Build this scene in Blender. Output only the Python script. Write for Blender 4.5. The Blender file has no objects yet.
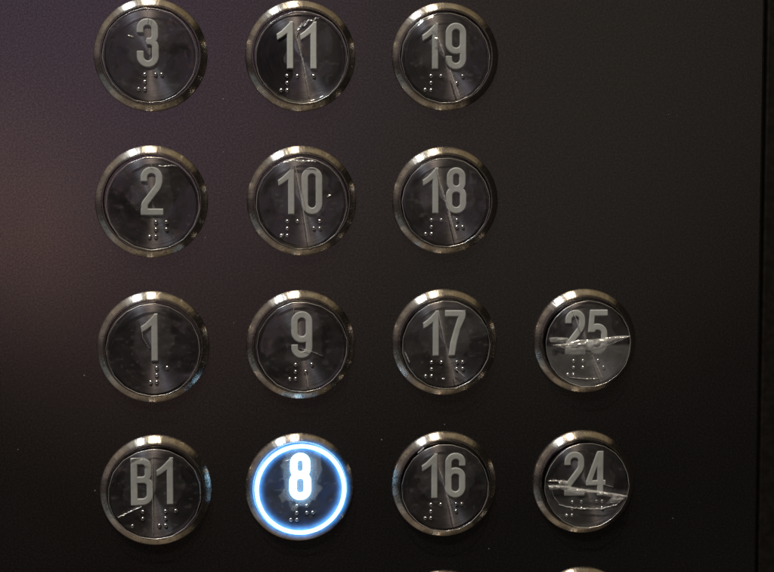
import bpy, bmesh, math, random
import numpy as np
from mathutils import Matrix, Vector
PI = math.pi
MM = 0.001
sc = bpy.context.scene
col = sc.collection

# ------------------------------------------------------------------ node helpers
def new_mat(name):
    m = bpy.data.materials.new(name); m.use_nodes = True
    nt = m.node_tree; nt.nodes.clear()
    out = nt.nodes.new('ShaderNodeOutputMaterial')
    return m, nt, out
def N(nt, t, **kw):
    n = nt.nodes.new(t)
    for k, v in kw.items():
        if k.startswith('i_'):
            n.inputs[k[2:].replace('_', ' ')].default_value = v
        else:
            setattr(n, k, v)
    return n
def L(nt, a, b): nt.links.new(a, b)
def math_node(nt, op, a, b=None, c=None, clamp=False):
    n = nt.nodes.new('ShaderNodeMath'); n.operation = op; n.use_clamp = clamp
    for i, v in enumerate((a, b, c)):
        if v is None: continue
        if isinstance(v, (int, float)): n.inputs[i].default_value = v
        else: nt.links.new(v, n.inputs[i])
    return n.outputs[0]
def maprange(nt, v, a, b, c, d, smooth=True):
    n = nt.nodes.new('ShaderNodeMapRange')
    if smooth: n.interpolation_type = 'SMOOTHSTEP'
    nt.links.new(v, n.inputs[0])
    for i, x in enumerate((a, b, c, d)): n.inputs[i+1].default_value = x
    return n.outputs[0]
def noise(nt, vec, scale, detail=2, rough=.5):
    n = nt.nodes.new('ShaderNodeTexNoise')
    n.inputs['Scale'].default_value = scale; n.inputs['Detail'].default_value = detail
    n.inputs['Roughness'].default_value = rough
    if vec is not None: nt.links.new(vec, n.inputs['Vector'])
    return n.outputs['Fac']
def mixcol(nt, f, a, b):
    n = nt.nodes.new('ShaderNodeMix'); n.data_type = 'RGBA'
    for s, v in ((n.inputs[0], f), (n.inputs[6], a), (n.inputs[7], b)):
        if isinstance(v, (int, float)): s.default_value = v
        elif isinstance(v, tuple): s.default_value = (*v, 1) if len(v) == 3 else v
        else: nt.links.new(v, s)
    return n.outputs[2]

# ------------------------------------------------------------------ materials
def mat_panel():
    m, nt, out = new_mat('dark_satin_metal')
    tc = N(nt, 'ShaderNodeTexCoord'); P = tc.outputs['Object']
    b = N(nt, 'ShaderNodeBsdfPrincipled')
    mp = N(nt, 'ShaderNodeMapping'); mp.inputs['Scale'].default_value = (1, 1, 1); L(nt, P, mp.inputs[0])
    fine = noise(nt, mp.outputs[0], 3200, 3, .7)
    mid = noise(nt, mp.outputs[0], 1500, 5, .75)
    big = noise(nt, P, 16, 3, .55)
    c = mixcol(nt, maprange(nt, fine, .3, .7, 0, 1), (.13, .12, .12), (.32, .295, .29))
    c = mixcol(nt, maprange(nt, mid, .40, .72, 0, .8), c, (.42, .385, .37))
    # dust: tiny pale specks
    vo = N(nt, 'ShaderNodeTexVoronoi'); vo.inputs['Scale'].default_value = 330; L(nt, P, vo.inputs['Vector'])
    sp = N(nt, 'ShaderNodeSeparateColor'); L(nt, vo.outputs['Color'], sp.inputs[0])
    size = maprange(nt, sp.outputs[0], .72, 1, 0, .08, False)
    dust = math_node(nt, 'LESS_THAN', vo.outputs['Distance'], size)
    dust = math_node(nt, 'MULTIPLY', dust, maprange(nt, sp.outputs[1], 0, 1, .04, .42, False))
    c2 = mixcol(nt, dust, c, (.55, .5, .47))
    L(nt, c2, b.inputs['Base Color'])
    met = math_node(nt, 'MULTIPLY', math_node(nt, 'SUBTRACT', 1, dust), .982)
    L(nt, met, b.inputs['Metallic'])
    r = math_node(nt, 'ADD', maprange(nt, big, .3, .7, .09, .14), maprange(nt, mid, .3, .7, -.015, .02))
    L(nt, r, b.inputs['Roughness'])
    bp = N(nt, 'ShaderNodeBump'); bp.inputs['Strength'].default_value = .5; bp.inputs['Distance'].default_value = .000022
    h = math_node(nt, 'ADD', math_node(nt, 'MULTIPLY', fine, .5), math_node(nt, 'MULTIPLY', mid, .2))
    L(nt, h, bp.inputs['Height']); L(nt, bp.outputs[0], b.inputs['Normal'])
    L(nt, b.outputs[0], out.inputs[0]); return m

def mat_bezel():
    m, nt, out = new_mat('turned_steel')
    tc = N(nt, 'ShaderNodeTexCoord'); P = tc.outputs['Object']
    inf = N(nt, 'ShaderNodeObjectInfo')
    s = N(nt, 'ShaderNodeSeparateXYZ'); L(nt, P, s.inputs[0])
    ang = math_node(nt, 'ARCTAN2', s.outputs[1], s.outputs[0])
    rad = math_node(nt, 'SQRT', math_node(nt, 'ADD', math_node(nt, 'MULTIPLY', s.outputs[0], s.outputs[0]),
                                         math_node(nt, 'MULTIPLY', s.outputs[1], s.outputs[1])))
    cb = N(nt, 'ShaderNodeCombineXYZ')
    L(nt, math_node(nt, 'COSINE', ang), cb.inputs[0]); L(nt, math_node(nt, 'SINE', ang), cb.inputs[1])
    L(nt, math_node(nt, 'ADD', math_node(nt, 'MULTIPLY', rad, 25), math_node(nt, 'MULTIPLY', inf.outputs['Random'], 40)), cb.inputs[2])
    n1 = noise(nt, cb.outputs[0], 5.5, 2, .5)      # soft waves round the ring
    n2 = noise(nt, cb.outputs[0], 45, 2, .6)       # fine radial brush marks
    cr = N(nt, 'ShaderNodeCombineXYZ')
    L(nt, math_node(nt, 'MULTIPLY', rad, 9000), cr.inputs[0]); L(nt, math_node(nt, 'MULTIPLY', ang, 2), cr.inputs[1])
    n3 = noise(nt, cr.outputs[0], 1, 2, .5)        # turning lines
    dirt = noise(nt, P, 700, 3, .65)
    b = N(nt, 'ShaderNodeBsdfPrincipled'); b.inputs['Metallic'].default_value = 1
    c = mixcol(nt, maprange(nt, dirt, .5, .75, 0, .6), (.62, .56, .49), (.30, .25, .2))
    L(nt, c, b.inputs['Base Color'])
    b.inputs['Anisotropic'].default_value = .93; b.inputs['Anisotropic Rotation'].default_value = .25
    tg = N(nt, 'ShaderNodeTangent'); tg.direction_type = 'RADIAL'; tg.axis = 'Z'; L(nt, tg.outputs[0], b.inputs['Tangent'])
    L(nt, math_node(nt, 'ADD', maprange(nt, n2, .3, .7, .20, .27), maprange(nt, dirt, .5, .75, 0, .15)), b.inputs['Roughness'])
    bp = N(nt, 'ShaderNodeBump'); bp.inputs['Strength'].default_value = 1; bp.inputs['Distance'].default_value = .0001
    h = math_node(nt, 'ADD', n1, math_node(nt, 'ADD', math_node(nt, 'MULTIPLY', n2, .03), math_node(nt, 'MULTIPLY', n3, .008)))
    L(nt, h, bp.inputs['Height']); L(nt, bp.outputs[0], b.inputs['Normal'])
    L(nt, b.outputs[0], out.inputs[0]); return m

def mat_cap():
    m, nt, out = new_mat('spun_dark_disc')
    tc = N(nt, 'ShaderNodeTexCoord'); P = tc.outputs['Object']
    s = N(nt, 'ShaderNodeSeparateXYZ'); L(nt, P, s.inputs[0])
    ang = math_node(nt, 'ARCTAN2', s.outputs[1], s.outputs[0])
    rad = math_node(nt, 'SQRT', math_node(nt, 'ADD', math_node(nt, 'MULTIPLY', s.outputs[0], s.outputs[0]),
                                         math_node(nt, 'MULTIPLY', s.outputs[1], s.outputs[1])))
    cr = N(nt, 'ShaderNodeCombineXYZ')
    L(nt, math_node(nt, 'MULTIPLY', rad, 6000), cr.inputs[0]); L(nt, math_node(nt, 'MULTIPLY', ang, 1.2), cr.inputs[1])
    n3 = noise(nt, cr.outputs[0], 1, 3, .6)
    n4 = noise(nt, P, 260, 3, .6)
    b = N(nt, 'ShaderNodeBsdfPrincipled'); b.inputs['Metallic'].default_value = .92
    c = mixcol(nt, maprange(nt, n3, .25, .75, 0, 1), (.066, .060, .066), (.15, .134, .14))
    c = mixcol(nt, maprange(nt, n4, .45, .75, 0, .5), c, (.05, .045, .052))
    L(nt, c, b.inputs['Base Color'])
    b.inputs['Roughness'].default_value = .45
    b.inputs['Anisotropic'].default_value = .95
    tg = N(nt, 'ShaderNodeTangent'); tg.direction_type = 'RADIAL'; tg.axis = 'Z'; b.inputs['Anisotropic Rotation'].default_value = .25; L(nt, tg.outputs[0], b.inputs['Tangent'])
    bp = N(nt, 'ShaderNodeBump'); bp.inputs['Strength'].default_value = .5; bp.inputs['Distance'].default_value = .00002
    L(nt, n3, bp.inputs['Height']); L(nt, bp.outputs[0], b.inputs['Normal'])
    L(nt, b.outputs[0], out.inputs[0]); return m

def mat_simple(name, colr, rough=.5, metallic=0, nscale=900, namp=.25, spec=.5):
    m, nt, out = new_mat(name)
    tc = N(nt, 'ShaderNodeTexCoord')
    n = noise(nt, tc.outputs['Object'], nscale, 3, .6)
    b = N(nt, 'ShaderNodeBsdfPrincipled'); b.inputs['Metallic'].default_value = metallic
    b.inputs['Specular IOR Level'].default_value = spec
    lo = tuple(v*(1-namp) for v in colr); hi = tuple(min(1, v*(1+namp)) for v in colr)
    L(nt, mixcol(nt, maprange(nt, n, .3, .7, 0, 1), lo, hi), b.inputs['Base Color'])
    L(nt, maprange(nt, n, .3, .7, max(.02, rough-.06), rough+.08), b.inputs['Roughness'])
    L(nt, b.outputs[0], out.inputs[0]); return m

def mat_emit(name, colr, strength):
    m, nt, out = new_mat(name)
    e = N(nt, 'ShaderNodeEmission')
    tc = N(nt, 'ShaderNodeTexCoord')
    n = noise(nt, tc.outputs['Object'], 300, 2, .5)
    e.inputs[0].default_value = (*colr, 1); L(nt, maprange(nt, n, .3, .7, strength*.85, strength*1.15), e.inputs[1])
    L(nt, e.outputs[0], out.inputs[0]); return m
def radius(nt):
    tc = N(nt, 'ShaderNodeTexCoord'); s = N(nt, 'ShaderNodeSeparateXYZ'); L(nt, tc.outputs['Object'], s.inputs[0])
    return tc.outputs['Object'], s, math_node(nt, 'SQRT', math_node(nt, 'ADD', math_node(nt, 'MULTIPLY', s.outputs[0], s.outputs[0]),
                                             math_node(nt, 'MULTIPLY', s.outputs[1], s.outputs[1])))
def mat_ring_halo(name, r0, core, soft):
    """lit ring: a bright core, with a blue bloom halo painted as emission on both sides"""
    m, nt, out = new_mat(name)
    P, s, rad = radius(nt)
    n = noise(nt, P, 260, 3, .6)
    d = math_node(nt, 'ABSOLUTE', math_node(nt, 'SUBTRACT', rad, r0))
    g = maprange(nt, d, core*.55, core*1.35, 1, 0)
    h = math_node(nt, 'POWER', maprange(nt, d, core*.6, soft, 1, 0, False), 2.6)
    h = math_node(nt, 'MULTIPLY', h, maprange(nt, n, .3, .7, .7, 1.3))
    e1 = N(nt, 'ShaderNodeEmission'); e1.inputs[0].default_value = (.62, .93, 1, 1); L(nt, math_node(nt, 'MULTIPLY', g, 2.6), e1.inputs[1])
    e2 = N(nt, 'ShaderNodeEmission'); e2.inputs[0].default_value = (.07, .36, 1, 1); L(nt, math_node(nt, 'MULTIPLY', h, 1.6), e2.inputs[1])  # soft halo past the ring itself, added in place of lens bloom
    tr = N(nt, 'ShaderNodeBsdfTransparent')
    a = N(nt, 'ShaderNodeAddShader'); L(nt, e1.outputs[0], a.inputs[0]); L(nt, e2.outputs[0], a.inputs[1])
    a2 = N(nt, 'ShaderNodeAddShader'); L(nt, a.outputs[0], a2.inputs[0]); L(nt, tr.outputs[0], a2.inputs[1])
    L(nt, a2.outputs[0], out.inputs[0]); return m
def mat_glow_disc():
    """dark plastic disc with the blue glow of the ring painted in as emission"""
    m, nt, out = new_mat('painted_glow_disc')
    P, s, rad = radius(nt)
    n = noise(nt, P, 170, 3, .6)
    b = N(nt, 'ShaderNodeBsdfPrincipled'); b.inputs['Base Color'].default_value = (.03, .035, .05, 1)
    b.inputs['Roughness'].default_value = .35
    st = math_node(nt, 'ADD', maprange(nt, rad, .0105, .0142, .010, .13), maprange(nt, n, .3, .7, -.012, .03))  # emission rises towards the rim, standing in for glow from the ring
    b.inputs['Emission Color'].default_value = (.07, .28, 1, 1); L(nt, st, b.inputs['Emission Strength'])
    L(nt, b.outputs[0], out.inputs[0]); return m

def mat_film(name, haze_gain=1.0, base_haze=.012, gloss=1.0, rough=.09, crumple=0.0):
    m, nt, out = new_mat(name)
    tc = N(nt, 'ShaderNodeTexCoord'); P = tc.outputs['Object']
    tr = N(nt, 'ShaderNodeBsdfTransparent')
    gl = N(nt, 'ShaderNodeBsdfGlossy'); gl.inputs['Roughness'].default_value = rough
    gl.inputs['Color'].default_value = (1, .98, .95, 1)
    df = N(nt, 'ShaderNodeBsdfDiffuse'); df.inputs['Color'].default_value = (.8, .78, .76, 1)
    tl = N(nt, 'ShaderNodeBsdfTranslucent'); tl.inputs['Color'].default_value = (.75, .75, .78, 1)
    fr = N(nt, 'ShaderNodeFresnel')
    geo = N(nt, 'ShaderNodeNewGeometry')      # a thin sheet: the same reflectance from either face
    L(nt, maprange(nt, geo.outputs['Backfacing'], 0, 1, 1.5, 1/1.5, False), fr.inputs[0])
    bp = N(nt, 'ShaderNodeBump'); bp.inputs['Strength'].default_value = .6; bp.inputs['Distance'].default_value = .00015 + crumple
    nz = noise(nt, P, 230 if crumple == 0 else 520, 3, .55)
    L(nt, nz, bp.inputs['Height'])
    L(nt, bp.outputs[0], gl.inputs['Normal']); L(nt, bp.outputs[0], fr.inputs['Normal'])
    at = N(nt, 'ShaderNodeAttribute'); at.attribute_name = 'haze'
    fine = noise(nt, P, 2200, 2, .6)
    hz = math_node(nt, 'MULTIPLY', at.outputs['Fac'], haze_gain*.10)
    hz = math_node(nt, 'ADD', hz, base_haze)
    hz = math_node(nt, 'MULTIPLY', hz, maprange(nt, fine, .3, .7, .88, 1.12), clamp=True)
    mxd = N(nt, 'ShaderNodeMixShader'); mxd.inputs[0].default_value = .45
    L(nt, df.outputs[0], mxd.inputs[1]); L(nt, tl.outputs[0], mxd.inputs[2])
    mx = N(nt, 'ShaderNodeMixShader'); L(nt, hz, mx.inputs[0]); L(nt, tr.outputs[0], mx.inputs[1]); L(nt, mxd.outputs[0], mx.inputs[2])
    mg = N(nt, 'ShaderNodeMixShader')
    L(nt, math_node(nt, 'MULTIPLY', fr.outputs[0], 1.7*gloss, clamp=True), mg.inputs[0])
    L(nt, mx.outputs[0], mg.inputs[1]); L(nt, gl.outputs[0], mg.inputs[2])
    L(nt, mg.outputs[0], out.inputs[0]); return m

M = dict(
    panel=mat_panel(), bezel=mat_bezel(), cap=mat_cap(),
    wall=mat_simple('dark_wall_metal', (.018, .015, .012), .45, .7, 300, .1),
    well=mat_simple('dark_recess_plastic', (.008, .0075, .007), .7, 0, spec=.1),
    digit=mat_simple('frosted_plastic', (.41, .415, .40), .42, 0, 700, .05),
    dot=mat_simple('polished_pin', (.74, .72, .70), .17, 1, 1500, .1),
    film=mat_film('clear_film', base_haze=.007, gloss=1.3),
    fold=mat_film('folded_film', 1, .42, 3.0, .22),
    crumple=mat_film('crumpled_film', 2.8, .26, 1.9, .17, .0003),
    edge=mat_film('film_cut_edge', 1, .34, 5.0, .25),
    lit_digit=mat_emit('lit_digit', (.27, .62, 1.0), 11),
    lit_ring_halo=mat_ring_halo('lit_ring_halo', 14.45*MM, .62*MM, 3.2*MM),
    glow_disc=mat_glow_disc(), film8=mat_film('lit_film', 2.0, .012),
)

# ------------------------------------------------------------------ mesh helpers
def link(name, me, mat, parent=None, smooth=True):
    o = bpy.data.objects.new(name, me); col.objects.link(o)
    if mat and not me.materials: me.materials.append(mat)
    if smooth and len(me.polygons): me.polygons.foreach_set('use_smooth', [True]*len(me.polygons))
    if parent: o.parent = parent
    return o
def lathe_mesh(name, prof, n=128, closed=True, wob=None):
    """revolve (r, z) profile (mm) about local z"""
    vs, fs = [], []
    k = len(prof)
    for i in range(n):
        a = 2*PI*i/n
        for r, z in prof:
            vs.append((r*MM*math.cos(a), r*MM*math.sin(a), z*MM))
    for i in range(n):
        j = (i+1) % n
        for q in range(k if closed else k-1):
            q2 = (q+1) % k
            fs.append((i*k+q, j*k+q, j*k+q2, i*k+q2))
    me = bpy.data.meshes.new(name); me.from_pydata(vs, [], fs); me.update(); return me
def disc_mesh(name, R, z0, z1, bev, n=128, rings=6):
    """solid low cylinder with a rounded top edge"""
    prof = [(0.0, z1)]
    prof += [(R*.25*i, z1) for i in range(1, 4)]
    for i in range(6):
        t = PI/2*i/5
        prof.append((R-bev+bev*math.sin(t), z1-bev+bev*math.cos(t)))
    prof += [(R, z0), (0.0, z0)]
    bm = bmesh.new(); rows = []
    for r, z in prof:
        if r == 0: rows.append([bm.verts.new((0, 0, z*MM))])
        else: rows.append([bm.verts.new((r*MM*math.cos(2*PI*i/n), r*MM*math.sin(2*PI*i/n), z*MM)) for i in range(n)])
    for a, b in zip(rows, rows[1:]):
        for i in range(n):
            j = (i+1) % n
            if len(a) == 1: bm.faces.new((a[0], b[i], b[j]))
            elif len(b) == 1: bm.faces.new((a[i], b[0], a[j]))
            else: bm.faces.new((a[i], b[i], b[j], a[j]))
    bmesh.ops.recalc_face_normals(bm, faces=bm.faces)
    me = bpy.data.meshes.new(name); bm.to_mesh(me); bm.free(); return me

# ------------------------------------------------------------------ glyphs, as distance fields
def fillet(pts, closed=False):
    out = []
    n = len(pts)
    for i, p in enumerate(pts):
        r = p[2] if len(p) > 2 else 0
        P = np.array(p[:2], float)
        if r == 0 or (not closed and i in (0, n-1)):
            out.append(P); continue
        A = np.array(pts[(i-1) % n][:2], float); B = np.array(pts[(i+1) % n][:2], float)
        u = (A-P)/np.linalg.norm(A-P); v = (B-P)/np.linalg.norm(B-P)
        th = math.acos(max(-1, min(1, float(u@v))))
        t = min(r/math.tan(th/2), .5*np.linalg.norm(A-P) if closed else .97*np.linalg.norm(A-P), .97*np.linalg.norm(B-P))
        rr = t*math.tan(th/2)
        c = P+(u+v)/np.linalg.norm(u+v)*rr/math.sin(th/2)
        a0 = P+u*t-c; a1 = P+v*t-c
        s0 = math.atan2(a0[1], a0[0]); s1 = math.atan2(a1[1], a1[0])
        d = (s1-s0+PI) % (2*PI)-PI
        for k in range(9):
            s = s0+d*k/8; out.append(c+rr*np.array((math.cos(s), math.sin(s))))
    if closed: out.append(out[0])
    return out
def sd_stroke(X, Y, pts, w, closed=False, rnd=2.6):
    best = np.full(X.shape, 1e9); n = len(pts)-1
    for i in range(n):
        a, b = pts[i], pts[i+1]; l = np.linalg.norm(b-a)
        if l < 1e-6: continue
        d = (b-a)/l
        u = (X-a[0])*d[0]+(Y-a[1])*d[1]; v = -(X-a[0])*d[1]+(Y-a[1])*d[0]
        over = np.where(u < 0, -u, np.where(u > l, u-l, 0.))
        cap = np.hypot(over, v)-w/2
        h = np.abs(v)-(w/2-rnd); o = over+rnd
        box = np.hypot(np.maximum(h, 0), np.maximum(o, 0))-rnd
        box = np.where((h < 0), np.maximum(over, -1e9)*1.0, box)
        isend = ((u < 0) & (i == 0)) | ((u > l) & (i == n-1))
        dd = np.where(isend & (not closed), np.where(over > 0, box, cap), cap)
        best = np.minimum(best, dd)
    return best
def sd_poly(X, Y, P, rnd=1.2):
    P = [np.array(p, float) for p in P]
    d = np.full(X.shape, 1e9); ins = np.zeros(X.shape, bool)
    for i in range(len(P)):
        a, b = P[i], P[(i+1) % len(P)]; e = b-a
        t = np.clip(((X-a[0])*e[0]+(Y-a[1])*e[1])/(e@e), 0, 1)
        d = np.minimum(d, np.hypot(X-a[0]-t*e[0], Y-a[1]-t*e[1]))
        if a[1] != b[1]:
            c = ((a[1] > Y) != (b[1] > Y)) & (X < (b[0]-a[0])*(Y-a[1])/(b[1]-a[1])+a[0])
            ins ^= c
    return np.where(ins, -d, d)
W = 14.4
six = [('s', [(39, 74), (39, 96.2, 15), (7, 96.2, 16), (7, 6.8, 16), (39, 6.8, 16), (39, 62, 15), (8, 62, 15), (7, 46)])]
GL = {
 '0': [('c', [(7, 7, 16), (38.5, 7, 16), (38.5, 96, 16), (7, 96, 16)])],
 '1': [('p', [(22.5, 0), (36, 0), (36, 103), (29, 103), (27, 99), (19, 90.5), (10, 82), (0, 75), (1.5, 62), (11, 67.5), (22.5, 76)])],
 '2': [('s', [(7, 73), (7, 96.2, 15.5), (39, 96.2, 15.5), (39, 64, 26), (8, 24, 14), (7, 2)]), ('s', [(0, 6.5), (47, 6.5)])],
 '3': [('s', [(7, 74), (7, 96.2, 15), (38, 96.2, 15), (38, 55, 12), (21, 55)]),
       ('s', [(21, 55), (39, 55, 13), (39, 6.8, 16), (7, 6.8, 16), (7, 34)])],
 '4': [('s', [(35, 0), (35, 103)]), ('s12.5', [(7, 30), (30, 92)]), ('s12', [(1.5, 29), (47, 29)]), ('p', [(23.8, 94), (27.8, 103), (42, 103), (42, 85), (30, 85)])],
 '5': [('s', [(7, 96.2), (46, 96.2)]), ('p', [(5, 103), (17, 103), (13.5, 51), (0.5, 51)]),
       ('s', [(10, 54), (14, 63, 8), (39, 65, 16), (39, 6.8, 16), (7, 6.8, 16), (7, 31)])],
 '6': six,
 '7': [('s', [(0, 96.2), (46, 96.2)]), ('p', [(31, 93), (46, 93), (46, 86), (34.5, 60), (27, 32), (22, 0), (8, 0), (12, 30), (20, 58)])],
 '8': [('c', [(9, 55, 13), (37, 55, 13), (37, 96.2, 14), (9, 96.2, 14)]), ('c', [(7, 6.8, 15), (39, 6.8, 15), (39, 55, 15), (7, 55, 15)])],
 '9': [('s', [(46-p[0], 103-p[1], *p[2:]) for p in six[0][1]])],
 'B': [('s', [(7, 0), (7, 103)]), ('s', [(5, 96.2), (37, 96.2, 13), (37, 55, 12), (7, 55)]), ('s', [(7, 55), (41, 55, 14), (41, 6.8, 16), (5, 6.8)])],
}
gcache = {}
def glyph_mesh(ch, fat=0.0, H=4.0):
    """raised character: grid cells clipped to the outline, rounded shoulders, side walls; units u"""
    key = (ch, fat)
    if key in gcache: return gcache[key]
    st = 1.0
    xs = np.arange(-4, 54, st); ys = np.arange(-4, 109, st)
    X, Y = np.meshgrid(xs, ys)
    S = np.full(X.shape, 1e9)
    for kind, pts in GL[ch]:
        if kind == 'p': d = sd_poly(X, Y, pts)
        else:
            w = float(kind[1:]) if len(kind) > 1 else W
            d = sd_stroke(X, Y, fillet(pts, kind == 'c'), w, kind == 'c')
        S = np.minimum(S, d)
    S = S-fat
    S = np.where(np.abs(S) < .02, .02, S)
    bm = bmesh.new(); vc = {}
    b = 2.6
    def hz(s):
        t = min(max(-s, 0), b); return H-b+math.sqrt(max(0, b*b-(b-t)**2))
    def corner(i, j):
        k = (i, j)
        if k not in vc: vc[k] = bm.verts.new((X[i, j], Y[i, j], hz(S[i, j])))
        return vc[k]
    bnd = {}
    def cut(i, j, k, l):
        key = tuple(sorted(((i, j), (k, l))))
        if key not in vc:
            t = S[i, j]/(S[i, j]-S[k, l]); 
            vc[key] = bm.verts.new((X[i, j]+(X[k, l]-X[i, j])*t, Y[i, j]+(Y[k, l]-Y[i, j])*t, H-b))
            bnd[vc[key]] = 1
        return vc[key]
    ny, nx = S.shape
    for i in range(ny-1):
        for j in range(nx-1):
            q = [(i, j), (i, j+1), (i+1, j+1), (i+1, j)]
            if all(S[a] > 0 for a in q): continue
            poly = []
            for a in range(4):
                p, r = q[a], q[(a+1) % 4]
                if S[p] < 0: poly.append(corner(*p))
                if (S[p] < 0) != (S[r] < 0): poly.append(cut(*p, *r))
            if len(poly) >= 3:
                try: bm.faces.new(poly)
                except ValueError: pass
    be = [e for e in bm.edges if len(e.link_faces) == 1]
    ex = bmesh.ops.extrude_edge_only(bm, edges=be)
    for v in ex['geom']:
        if isinstance(v, bmesh.types.BMVert): v.co.z = -.5
    bmesh.ops.recalc_face_normals(bm, faces=bm.faces)
    for v in bm.verts: v.co *= U*MM
    me = bpy.data.meshes.new('glyph'); bm.to_mesh(me); bm.free()
    gcache[key] = me; return me

R = 14.9; U = R/100.0
Z_CAP = 3.1            # height of the disc face above the panel, mm
Z_FILM = 1.25          # film above the disc face

# shared meshes
bez = lathe_mesh('bezel', [(15.25, -2.0), (15.25, 2.15), (15.32, 2.42), (15.55, 2.55), (15.85, 2.52), (16.1, 2.41),
                           (16.8, 1.89), (17.5, 1.31), (17.88, .95), (18.03, .7), (18.08, .35), (18.08, -.3), (17.6, -2.0)], 160)
well = lathe_mesh('recess', [(0.01, -1.9), (15.25, -1.9)], 96, False)
capm = disc_mesh('cap', 14.4, -4.0, 0.0, .14, 128)
def dome():
    bm = bmesh.new(); n = 20; rows = []
    for i in range(8):
        t = PI/2*i/7*1.0
        r = .68*math.cos(t); z = .6*math.sin(t)
        if i == 7: rows.append([bm.verts.new((0, 0, z*MM))])
        else: rows.append([bm.verts.new((r*MM*math.cos(2*PI*k/n), r*MM*math.sin(2*PI*k/n), z*MM)) for k in range(n)])
    bot = [bm.verts.new((v.co.x*1.12, v.co.y*1.12, -.08*MM)) for v in rows[0]]
    rows = [bot]+rows
    for a, b in zip(rows, rows[1:]):
        for k in range(n):
            l = (k+1) % n
            if len(b) == 1: bm.faces.new((a[k], a[l], b[0]))
            else: bm.faces.new((a[k], a[l], b[l], b[k]))
    me = bpy.data.meshes.new('pin'); bm.to_mesh(me); bm.free(); return me
dotm = dome()

# ------------------------------------------------------------------ film
def vnoise(seed):
    rs = np.random.RandomState(seed); g = rs.rand(64, 64)
    def f(x, y):
        xi = np.floor(x).astype(int); yi = np.floor(y).astype(int)
        fx = x-xi; fy = y-yi; fx = fx*fx*(3-2*fx); fy = fy*fy*(3-2*fy)
        a = g[xi % 64, yi % 64]; b = g[(xi+1) % 64, yi % 64]; c = g[xi % 64, (yi+1) % 64]; d = g[(xi+1) % 64, (yi+1) % 64]
        return (a*(1-fx)+b*fx)*(1-fy)+(c*(1-fx)+d*fx)*fy
    return f
def seg_dist(X, Y, pts):
    best = np.full(X.shape, 1e9)
    for a, b in zip(pts, pts[1:]):
        ex, ey = b[0]-a[0], b[1]-a[1]; q = ex*ex+ey*ey+1e-12
        t = np.clip(((X-a[0])*ex+(Y-a[1])*ey)/q, 0, 1)
        best = np.minimum(best, np.hypot(X-a[0]-t*ex, Y-a[1]-t*ey))
    return best
def film_height(X, Y, seed):
    rs = random.Random(seed); z = np.zeros(X.shape)
    for k in range(7):
        a = rs.uniform(0, PI); off = rs.uniform(-.8, .8)
        z += rs.uniform(-.035, .035)*np.abs(X*math.cos(a)+Y*math.sin(a)-off)*R
    f = vnoise(seed+7); z += (f(X*3+20, Y*3+20)-.5)*.35+(f(X*8+9, Y*8+30)-.5)*.07
    return z
def film_mesh(seed, halfw, creases, milky=None, Rf=R):
    n = 110
    rng = random.Random(seed*3+1)
    # slightly irregular, hand-cut outline
    nf = rng.randint(17, 23); a0 = rng.random()
    jit = [1+rng.uniform(-.008, .010) for _ in range(nf)]
    def rim(a):
        t = (a/(2*PI)*nf+a0) % nf; i = int(t); f = t-i
        s = math.cos(PI/nf)/math.cos((f-.5)*2*PI/nf)     # chord between corners
        s = 1-(1-s)*.75
        return s*(jit[i]*(1-f)+jit[(i+1) % nf]*f)
    na, nr = 160, 46
    vs = [(0, 0)]; 
    for j in range(1, nr+1):
        for i in range(na):
            a = 2*PI*i/na; r = j/nr*(rim(a) if j == nr else 1+(rim(a)-1)*(j/nr)**2)
            vs.append((r*math.cos(a), r*math.sin(a)))
    V = np.array(vs); X, Y = V[:, 0], V[:, 1]
    z = film_height(X, Y, seed)
    for cr in creases:
        d = seg_dist(X, Y, cr[0]); z += .07*np.exp(-(d/.03)**2)
    edge = np.clip((np.hypot(X, Y)-.93)/.07, 0, 1); z = z*(1-edge*.6)
    f = vnoise(seed+3); f2 = vnoise(seed+11)
    w = f(X*5+11, Y*5+17)*.24+f2(X*14+5, Y*14+9)*.10
    e = np.hypot(X/halfw, (Y-.24)/.66)+w*1.3
    hz = np.clip((1.28-e)/.05, 0, 1)*.30*(0.4+f2(X*4+2, Y*4+40))
    hz += np.clip((f(X*3+40, Y*3+3)-.5)*3, 0, 1)*.16
    hz += np.clip((f2(X*9+3, Y*16+7)-.80)*8, 0, 1)*.5
    if milky is not None: hz += milky(X, Y, f)
    fs = [(0, 1+i, 1+(i+1) % na) for i in range(na)]
    for j in range(nr-1):
        b0 = 1+j*na; b1 = b0+na
        for i in range(na):
            k = (i+1) % na; fs.append((b0+i, b1+i, b1+k, b0+k))
    me = bpy.data.meshes.new('film')
    me.from_pydata([(x*Rf*MM, y*Rf*MM, (Z_FILM+h)*MM) for x, y, h in zip(X, Y, z)], [], fs); me.update()
    at = me.attributes.new('haze', 'FLOAT', 'POINT'); at.data.foreach_set('value', hz.astype(np.float32))
    rimv = [(X[-na+i]*Rf, Y[-na+i]*Rf, Z_FILM+z[-na+i]) for i in range(na)]
    return me, rimv
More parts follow.
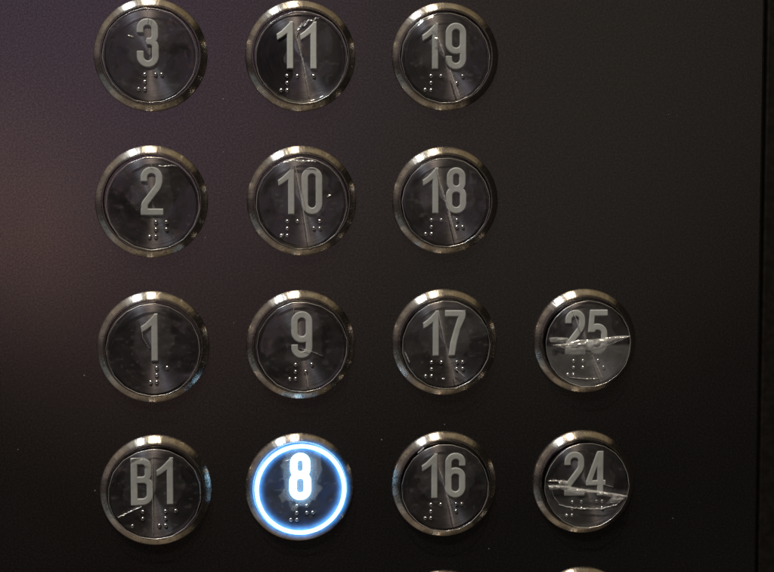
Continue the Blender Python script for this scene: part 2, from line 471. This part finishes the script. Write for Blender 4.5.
def tube_mesh(pts, rad, closed=False, n=6, flat=1.0, jitter=0, seed=0):
    """pts in mm; rad number or list; flattened in z by `flat`"""
    rs = random.Random(seed); vs, fs = [], []; m = len(pts)
    for i, p in enumerate(pts):
        a = pts[(i-1) % m] if (closed or i > 0) else p; b = pts[(i+1) % m] if (closed or i < m-1) else p
        tx, ty = b[0]-a[0], b[1]-a[1]; l = math.hypot(tx, ty) or 1; nx, ny = -ty/l, tx/l
        r = rad[i] if isinstance(rad, (list, tuple)) else rad
        for k in range(n):
            t = 2*PI*k/n+.3; c, s = math.cos(t)*r*(1+rs.uniform(-jitter, jitter)), math.sin(t)*r*flat*(1+rs.uniform(-jitter, jitter))
            vs.append(((p[0]+nx*c)*MM, (p[1]+ny*c)*MM, (p[2]+s)*MM))
    for i in range(m if closed else m-1):
        j = (i+1) % m
        for k in range(n):
            l = (k+1) % n; fs.append((i*n+k, j*n+k, j*n+l, i*n+l))
    if not closed:
        fs.append(tuple(range(n))); fs.append(tuple(range((m-1)*n, m*n))[::-1])
    me = bpy.data.meshes.new('tube'); me.from_pydata(vs, [], fs); me.update(); return me
def resample(pts, step):
    out = []
    for a, b in zip(pts, pts[1:]):
        l = math.hypot(b[0]-a[0], b[1]-a[1]); k = max(1, int(l/step))
        for i in range(k): out.append((a[0]+(b[0]-a[0])*i/k, a[1]+(b[1]-a[1])*i/k))
    out.append(tuple(pts[-1])); return out
def add_crease(film, pts, width, seed, mat, wob=.006):
    """a sharp raised fold of the film, tapering to both ends (pts in R units, width in mm)"""
    rs = random.Random(seed); P = resample(pts, .03); m = len(P)
    X = np.array([p[0] for p in P]); Y = np.array([p[1] for p in P]); zz = film_height(X, Y, seed//100)
    q, rad = [], []
    for i, p in enumerate(P):
        t = i/(m-1); env = math.sin(PI*min(1, max(0, t*.94+.03)))**.5
        rad.append(width*.62*(.25+.75*env)*rs.uniform(.6, 1.25))
        q.append(((p[0]+rs.uniform(-wob, wob))*R, (p[1]+rs.uniform(-wob, wob))*R, Z_FILM+zz[i]+.16))
    o = link('crease', tube_mesh(q, rad, n=6, flat=.8, jitter=.25, seed=seed), mat, film, smooth=False)
    return o
def add_flap(film, top, bot, seed, mat, amp=.45, lift=.5, name='crumpled_fold'):
    """a crumpled, doubled-over strip of film between two outlines (R units)"""
    rs = np.random.RandomState(seed); nu, nv = 90, 16
    def samp(pl, t):
        L_ = [0]
        for a, b in zip(pl, pl[1:]): L_.append(L_[-1]+math.hypot(b[0]-a[0], b[1]-a[1]))
        s = t*L_[-1]
        for i in range(len(pl)-1):
            if s <= L_[i+1]+1e-9:
                f = (s-L_[i])/(L_[i+1]-L_[i]); return (pl[i][0]*(1-f)+pl[i+1][0]*f, pl[i][1]*(1-f)+pl[i+1][1]*f)
        return pl[-1]
    f1, f2 = vnoise(seed), vnoise(seed+1); vs = []; hzs = []
    for i in range(nu+1):
        a = samp(top, i/nu); b = samp(bot, i/nu)
        for j in range(nv+1):
            t = j/nv; x = a[0]*(1-t)+b[0]*t; y = a[1]*(1-t)+b[1]*t
            x += (rs.rand()-.5)*.003; y += (rs.rand()-.5)*.003
            h = math.sin(PI*t)*lift
            ax, ay = np.array([x]), np.array([y])
            h += amp*(abs(float(f1(ax*6+30, ay*11+30)[0])-.5)*2-.4)*math.sin(PI*min(1, max(0, t)))
            h += .14*amp*(float(f2(ax*20+60, ay*26+60)[0])-.5)
            vs.append((x*R*MM, y*R*MM, (Z_FILM+.35+h)*MM))
            hzs.append(.4+1.0*abs(float(f2(ax*7+10, ay*16+10)[0])-.35))
    fs = [(i*(nv+1)+j, (i+1)*(nv+1)+j, (i+1)*(nv+1)+j+1, i*(nv+1)+j+1) for i in range(nu) for j in range(nv)]
    me = bpy.data.meshes.new('flap'); me.from_pydata(vs, [], fs); me.update()
    at = me.attributes.new('haze', 'FLOAT', 'POINT'); at.data.foreach_set('value', hzs)
    return link(name, me, mat, film)

# ------------------------------------------------------------------ the buttons
BR = {'#': ((1, 0), (1, 1), (1, 2), (0, 2)), '^': ((1, 2),), 'a': ((0, 0),), 'b': ((0, 0), (0, 1)), 'c': ((0, 0), (1, 0)),
      'd': ((0, 0), (1, 0), (1, 1)), 'e': ((0, 0), (1, 1)), 'f': ((0, 0), (1, 0), (0, 1)), 'g': ((0, 0), (1, 0), (0, 1), (1, 1)),
      'h': ((0, 0), (0, 1), (1, 1)), 'i': ((1, 0), (0, 1)), 'j': ((1, 0), (0, 1), (1, 1))}
PX, PY = 47.70, 47.15
SCL = (1.0, .99, .975, .965)
def px(cx, cy, *pts):      # crop coordinates measured about the cap centre -> R units
    return [((x-cx)/221.0, (cy-y)/221.0) for x, y in pts]
# column, row, text, glyph x offsets, braille, braille start, mount offset, cap offset, label
B = [
 (0, 0, '3', (-27,), '#c', -24, (-.10, -.27), (-.2, -.47), 'round elevator button numbered 3, top of the leftmost column, above button 2'),
 (0, 1, '2', (-25,), '#b', -7, (-.23, -.13), (.40, -.6), 'round elevator button numbered 2, between buttons 3 and 1'),
 (0, 2, '1', (-26,), '#a', -6, (-.13, -.11), (0, -.6), 'round elevator button numbered 1, directly above the B1 button'),
 (0, 3, 'B1', (-51, 4), '^b#a', -61.5, (.26, .01), (-.35, -.55), 'round elevator button lettered B1, unlit, left of the glowing button'),
 (1, 0, '11', (-54, -3), '#aa', -44.5, (.22, -.14), (.18, -.75), 'round elevator button numbered 11 with a torn, long-creased clear film'),
 (1, 1, '10', (-52, 0), '#aj', -44.5, (.48, .11), (-.2, -.75), 'round elevator button numbered 10, between buttons 2 and 18'),
 (1, 2, '9', (-23,), '#i', -27, (-.02, .11), (.25, -.47), 'round elevator button numbered 9, directly above the glowing button'),
 (1, 3, '8', (-23,), '#h', -21, (-.49, -.05), (.05, .05), 'pressed elevator button 8 glowing with a blue-white ring and digit'),
 (2, 0, '19', (-52, 1.5), '#ai', -44.5, (0, .10), (-.45, -.72), 'round elevator button numbered 19, top of the third column'),
 (2, 1, '18', (-52, 1.5), '#ah', -44.5, (.14, .19), (-.35, -.65), 'round elevator button numbered 18, right of button 10'),
 (2, 2, '17', (-52, -1), '#ag', -45, (.02, .37), (0, -.65), 'round elevator button numbered 17, left of button 25'),
 (2, 3, '16', (-53, 1.5), '#af', -44.5, (.09, -.06), (-.25, -.6), 'round elevator button numbered 16, right of the glowing button'),
 (3, 2, '25', (-53, 0), '#be', -46, (-.11, .28), (.42, -.75), 'round elevator button numbered 25 with crumpled film folded across its middle'),
 (3, 3, '24', (-52, -2), '#bd', -46, (-.12, -.39), (.40, -.6), 'round elevator button numbered 24 with two slanting folds in its film'),
 (2, 4, '15', (-52, 1), '#ae', -44.5, (0, 0), (-.2, -.6), 'elevator button under button 16, only its top edge in view'),
 (3, 4, '23', (-53, 0), '#bc', -44.5, (0, 0), (.3, -.6), 'elevator button under button 24, only its top edge in view'),
]
CR = {
 '3': [(px(332, 265, (325, 44), (322, 88)), .35), (px(332, 265, (232, 172), (258, 180)), .35)],
 '2': [(px(347, 305, (330, 95), (345, 125)), .25), (px(347, 305, (375, 125), (398, 128), (440, 122), (470, 128)), .22)],
 '1': [(px(348, 310, (290, 170), (300, 250), (330, 300)), .12)],
 'B1': [(px(355, 330, (345, 130), (344, 300), (346, 525)), .22), (px(355, 330, (182, 438), (235, 412), (292, 388)), .42),
        (px(355, 330, (285, 162), (300, 157), (310, 164)), .4)],
 '11': [(px(341, 277, (292, 66), (303, 120), (316, 178)), .28), (px(341, 277, (316, 178), (330, 232), (347, 290), (362, 370), (378, 470)), .5),
        (px(341, 277, (316, 175), (326, 152), (322, 138), (345, 112), (352, 124), (378, 98), (400, 100), (412, 88), (430, 86)), .42),
        (px(341, 277, (312, 168), (318, 150), (340, 130), (360, 100)), .3)],
 '10': [(px(341, 305, (308, 118), (318, 170), (331, 235), (346, 330), (370, 495)), .30), (px(341, 305, (250, 108), (300, 97), (350, 102), (395, 98), (408, 104)), .5),
        (px(341, 305, (465, 272), (480, 265)), .4), (px(341, 305, (235, 468), (250, 452)), .3)],
 '9': [(px(342, 296, (362, 425), (367, 460), (370, 495)), .30), (px(342, 296, (305, 95), (300, 120)), .25), (px(342, 296, (325, 300), (390, 318), (440, 340)), .1)],
 '8': [(px(356, 303, (282, 160), (320, 150), (352, 128)), .2)],
 '19': [(px(335, 280, (262, 92), (285, 118), (290, 180)), .3), (px(335, 280, (297, 182), (308, 220), (327, 264)), .45),
        (px(335, 280, (356, 336), (372, 385), (385, 420), (402, 468)), .5), (px(335, 280, (280, 185), (297, 186)), .5)],
 '18': [(px(335, 300, (282, 102), (290, 140), (302, 195)), .26), (px(335, 300, (302, 195), (325, 262), (350, 345), (370, 425), (388, 478)), .42)],
 '17': [(px(337, 287, (298, 112), (306, 160), (318, 212)), .25), (px(337, 287, (378, 402), (405, 425), (432, 446)), .3),
        (px(337, 287, (128, 318), (140, 345), (152, 372)), .35), (px(337, 287, (316, 454), (330, 456)), .5), (px(337, 287, (370, 410), (384, 470)), .2)],
 '16': [(px(332, 300, (300, 195), (308, 225), (320, 252)), .3), (px(332, 300, (326, 290), (346, 350), (375, 485)), .26), (px(332, 300, (190, 120), (222, 92)), .4)],
 '25': [(px(348, 285, (258, 105), (285, 160), (308, 222)), .3), (px(348, 285, (280, 150), (300, 205)), .35), (px(348, 285, (368, 340), (390, 395), (422, 462)), .35),
        (px(348, 285, (250, 455), (330, 464), (400, 462)), .16)],
 '24': [(px(340, 290, (135, 262), (180, 262), (232, 270)), .45), (px(340, 290, (195, 388), (260, 404), (340, 410), (420, 412), (490, 396), (540, 358)), .34),
        (px(340, 290, (155, 310), (170, 350), (200, 388)), .14), (px(340, 290, (420, 250), (440, 290), (480, 300)), .12)],
}
buttons = {}
cap_meshes = {}
for idx, (ci, ri, text, gx, br, bx0, off, coff, label) in enumerate(B):
    s = SCL[ci]
    X = (ci-1.5)*PX+off[0]; Y = -(ri-1.5)*PY+off[1]
    root = bpy.data.objects.new('elevator_button', None); col.objects.link(root)
    root.empty_display_size = .01
    root.location = (X*MM, 0, Y*MM); root.rotation_euler = (PI/2, 0, 0); root.scale = (s, s, s)
    root['label'] = label; root['category'] = 'elevator button'; root['group'] = 'round braille floor buttons on the panel'
    bz = link('bezel', bez, M['bezel'], root); bz.rotation_euler = (0, 0, 0)
    link('recess', well, M['well'], root)
    cap = link('cap', capm.copy() if text == '8' else capm, None, root)
    if text == '8':
        cap.data.materials.clear(); cap.data.materials.append(M['glow_disc'])
    elif not capm.materials: capm.materials.append(M['cap'])
    cap.data.polygons.foreach_set('use_smooth', [True]*len(cap.data.polygons))
    press = -.35 if text == '8' else 0
    cap.location = (coff[0]*MM, coff[1]*MM, (Z_CAP+press)*MM)
    for g, x0 in zip(text, gx):
        lit = text == '8'
        key = g+str(lit)
        me = glyph_mesh(g, 1.0 if lit else 0.35)
        nm = 'letter' if g == 'B' else 'digit'
        o = link(nm, me, M['lit_digit' if lit else 'digit'], cap)
        o.location = (x0*U*MM, -24.5*U*MM, 0)
        if lit: o['label'] = 'glowing white digit 8'
    for n_, ch in enumerate(br):
        for c_, r_ in BR[ch]:
            d = link('braille_dot', dotm, M['dot'], cap)
            d.location = ((bx0+35.5*n_+13.2*c_)*U*MM, (-39.5-15.7*r_)*U*MM, 0)
    # protective film
    milky = None
    if text == '25':
        milky = lambda X_, Y_, f: np.clip((-.02-Y_)/.03, 0, 1)*(.95+.6*f(X_*4, Y_*4))+np.clip((Y_-.0)/.1, 0, 1)*.1
    elif text == '24':
        milky = lambda X_, Y_, f: np.clip((-.02-Y_-X_*.1)/.05, 0, 1)*(.30+.3*f(X_*4, Y_*4))
    elif text == '17':
        milky = lambda X_, Y_, f: np.clip((Y_+.05-X_*.25)/.04, 0, 1)*(.12+.2*f(X_*3, Y_*3))
    elif text == '8':
        def milky(X_, Y_, f):
            w_ = f(X_*7+3, Y_*7+8)*.50+f(X_*15+3, Y_*15+8)*.12-.12
            e_ = np.maximum(np.abs(X_)/.46, np.abs(Y_-.26)/.72)+w_
            return np.clip((1.12-e_)/.04, 0, 1)*1.1
    seed = 11+idx*5
    crs = CR.get(text, [])
    fm, rimv = film_mesh(seed, .42 if len(text) == 1 else .62, crs, milky)
    film = link('protective_film', fm, M['film8' if text == '8' else 'film'], root)
    film.location = (coff[0]*MM, coff[1]*MM, (Z_CAP+press)*MM)
    rs = random.Random(seed)
    link('film_edge', tube_mesh(rimv, [.105*(1+.3*math.sin(k*.11+seed)+.15*math.sin(k*.37+seed*2)) for k in range(len(rimv))], True, 6, 1.6), M['edge'], film)
    for k, (pts, wd) in enumerate(crs):
        add_crease(film, pts, wd, seed*100+k, M['fold'], .004 if len(pts) < 6 else .01)
    if text == '25':
        q = lambda *p: px(348, 285, *p)
        add_flap(film, q((155, 286), (240, 278), (300, 262), (350, 262), (420, 256), (480, 246), (561, 243)),
                 q((155, 288), (230, 306), (300, 314), (370, 318), (430, 308), (490, 280), (561, 250)), 5, M['crumple'], .9, .7)
        add_flap(film, q((142, 250), (180, 247), (240, 252)), q((146, 272), (190, 275), (246, 276)), 15, M['crumple'], .5, .3)
    if text == '24':
        q = lambda *p: px(340, 290, *p)
        add_flap(film, q((134, 282), (200, 283), (300, 303), (400, 318), (480, 332), (548, 346)),
                 q((140, 304), (200, 304), (290, 326), (380, 330), (470, 352), (548, 352)), 45, M['crumple'], .9, .7)
        add_flap(film, q((188, 262), (212, 257), (236, 264)), q((190, 282), (212, 280), (236, 284)), 55, M['fold'], .8, .3)
        add_flap(film, q((470, 352), (500, 350), (545, 352)), q((440, 385), (490, 384), (530, 366)), 65, M['fold'], .6, .2)
    if text == '8':
        def washer(p0, p1, z):      # wider than the lit ring, to carry the painted halo
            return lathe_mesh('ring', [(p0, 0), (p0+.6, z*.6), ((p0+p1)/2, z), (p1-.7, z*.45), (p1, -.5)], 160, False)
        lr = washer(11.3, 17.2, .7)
        lo = link('light_ring_halo', lr, M['lit_ring_halo'], root)
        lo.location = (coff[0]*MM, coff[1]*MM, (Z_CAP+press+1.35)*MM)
        lo['label'] = 'glowing blue-white light ring with a painted blue halo'
    buttons[text] = root

# ------------------------------------------------------------------ the panel and the neighbouring wall strip
def plate(name, x0, x1, z0, z1, depth, bev, mat, holes=()):
    bm = bmesh.new()
    vs = [bm.verts.new(p) for p in ((x0, 0, z0), (x1, 0, z0), (x1, 0, z1), (x0, 0, z1))]
    f = bm.faces.new(vs)
    r = bmesh.ops.extrude_face_region(bm, geom=[f])
    for v in r['geom']:
        if isinstance(v, bmesh.types.BMVert): v.co.y += depth
    bmesh.ops.recalc_face_normals(bm, faces=bm.faces)
    fr = [e for e in bm.edges if all(abs(v.co.y) < 1e-9 for v in e.verts)]
    bmesh.ops.bevel(bm, geom=fr, offset=bev, segments=3, affect='EDGES', profile=.5)
    me = bpy.data.meshes.new(name); bm.to_mesh(me); bm.free()
    o = link(name, me, mat, smooth=False); return o
SEAM = 132.3
panel = plate('control_panel', -.45, SEAM*MM, -.45, .45, .003, .0006, M['panel'])
panel['kind'] = 'structure'
wall = plate('wall', (SEAM+1.4)*MM, .6, -.5, .5, .003, .0006, M['wall']); wall['kind'] = 'structure'; wall.location.y = .0006
back = plate('wall_backing', -.5, .62, -.5, .5, .01, .0002, M['well']); back['kind'] = 'structure'; back.location.y = .0045

# ------------------------------------------------------------------ camera
ax, ay, az = -.0677060560, -.117324548, -.00743669131
Rx = Matrix.Rotation(ax, 3, 'X'); Ry = Matrix.Rotation(ay, 3, 'Y'); Rz = Matrix.Rotation(az, 3, 'Z')
P2W = Matrix(((1, 0, 0), (0, 0, -1), (0, 1, 0)))     # panel (x right, y up, z out) -> world
rot = P2W @ (Rx @ Ry @ Rz)
cam = bpy.data.objects.new('camera', bpy.data.cameras.new('camera')); col.objects.link(cam)
cam.matrix_world = Matrix.Translation(P2W @ Vector((-55.22*MM, 30.0*MM, 507.476*MM))) @ rot.to_4x4()
cam.data.sensor_fit = 'HORIZONTAL'; cam.data.angle = math.radians(28); cam.data.clip_start = .01; cam.data.clip_end = 50
sc.camera = cam

# ------------------------------------------------------------------ light
def lamp(name, p, size, watts, colr, target=(0, 0, 0)):
    d = bpy.data.lights.new(name, 'AREA'); d.shape = 'DISK'; d.size = size; d.energy = watts; d.color = colr
    o = bpy.data.objects.new(name, d); col.objects.link(o)
    o.location = P2W @ Vector([v*MM for v in p])
    dirv = Vector(target)-o.location
    o.rotation_euler = dirv.to_track_quat('-Z', 'Y').to_euler(); return o
lamp('ceiling_downlight', (-240, 2475, 1200), .11, 62, (1, .86, .66))
lamp('ceiling_downlight', (-1100, 2450, 1200), .11, 46, (.86, .95, 1))

# dim cabin around the viewer: soft warm and violet reflections, darker to the right and below
w = bpy.data.worlds.new('World'); sc.world = w; w.use_nodes = True
nt = w.node_tree; nt.nodes.clear()
wo = nt.nodes.new('ShaderNodeOutputWorld'); bg = nt.nodes.new('ShaderNodeBackground'); L(nt, bg.outputs[0], wo.inputs[0])
tc = nt.nodes.new('ShaderNodeTexCoord')
acc = None
def lobe(d, c0, c1, colr, k):
    """soft patch about panel-space direction d, from cos c0 (nothing) to cos c1 (full)"""
    global acc
    v = (P2W @ Vector(d)).normalized()
    dt = nt.nodes.new('ShaderNodeVectorMath'); dt.operation = 'DOT_PRODUCT'; L(nt, tc.outputs['Generated'], dt.inputs[0]); dt.inputs[1].default_value = v
    f = maprange(nt, dt.outputs['Value'], c0, c1, 0, k)
    sc_ = nt.nodes.new('ShaderNodeVectorMath'); sc_.operation = 'SCALE'; sc_.inputs[0].default_value = colr; L(nt, f, sc_.inputs['Scale'])
    if acc is None: acc = sc_.outputs[0]
    else:
        ad = nt.nodes.new('ShaderNodeVectorMath'); ad.operation = 'ADD'; L(nt, acc, ad.inputs[0]); L(nt, sc_.outputs[0], ad.inputs[1]); acc = ad.outputs[0]
lobe((0, 0, 1), -1.2, -1.0, (1, .88, .76), .0095)             # base (everywhere)
lobe((-.09, .13, 1), .960, 1.0, (.84, .54, .88), .100)        # violet, reflected top left
lobe((-.25, .22, 1), .94, 1.0, (.62, .56, 1.0), .06)
lobe((.22, .12, 1), .955, .999, (1, .88, .74), .024)
lobe((.05, .18, 1), .91, .995, (1, .88, .78), .040)
lobe((-.142, .000, 1), .9974, .9999, (1, .60, .28), .115)     # warm blob, reflected at the left edge
lobe((-.104, -.044, 1), .9978, .9999, (1, .60, .32), .075)
lobe((-.05, -.05, 1), .985, .9995, (1, .58, .44), .030)
lobe((.50, .84, .30), .90, .98, (1, .80, .48), .24)         # gold ceiling
lobe((.10, .97, .25), .93, .985, (1, .85, .60), .28)
lobe((-.38, .90, .25), .93, .985, (.95, .98, 1), .28)
lobe((-.62, .72, .25), .90, .985, (1, .86, .70), .22)
lobe((-.88, .40, .25), .88, .98, (.95, .82, .74), .17)       # left wall
lobe((-.97, .02, .25), .90, .98, (.80, .68, .72), .07)
lobe((-.80, -.52, .25), .93, .985, (.80, .90, .95), .17)
lobe((-.55, -.80, .25), .91, .985, (1, .82, .66), .18)       # floor
lobe((-.05, -.97, .25), .90, .98, (1, .82, .58), .20)
lobe((.30, -.92, .25), .93, .98, (1, .80, .55), .10)
L(nt, acc, bg.inputs[0]); bg.inputs[1].default_value = 1.0

sc.view_settings.view_transform = 'Standard'; sc.view_settings.look = 'None'
sc.view_settings.exposure = 0; sc.view_settings.gamma = 1
sc.cycles.max_bounces = 8; sc.cycles.transparent_max_bounces = 16
sc.cycles.use_denoising = True
sc.cycles.sample_clamp_indirect = 4
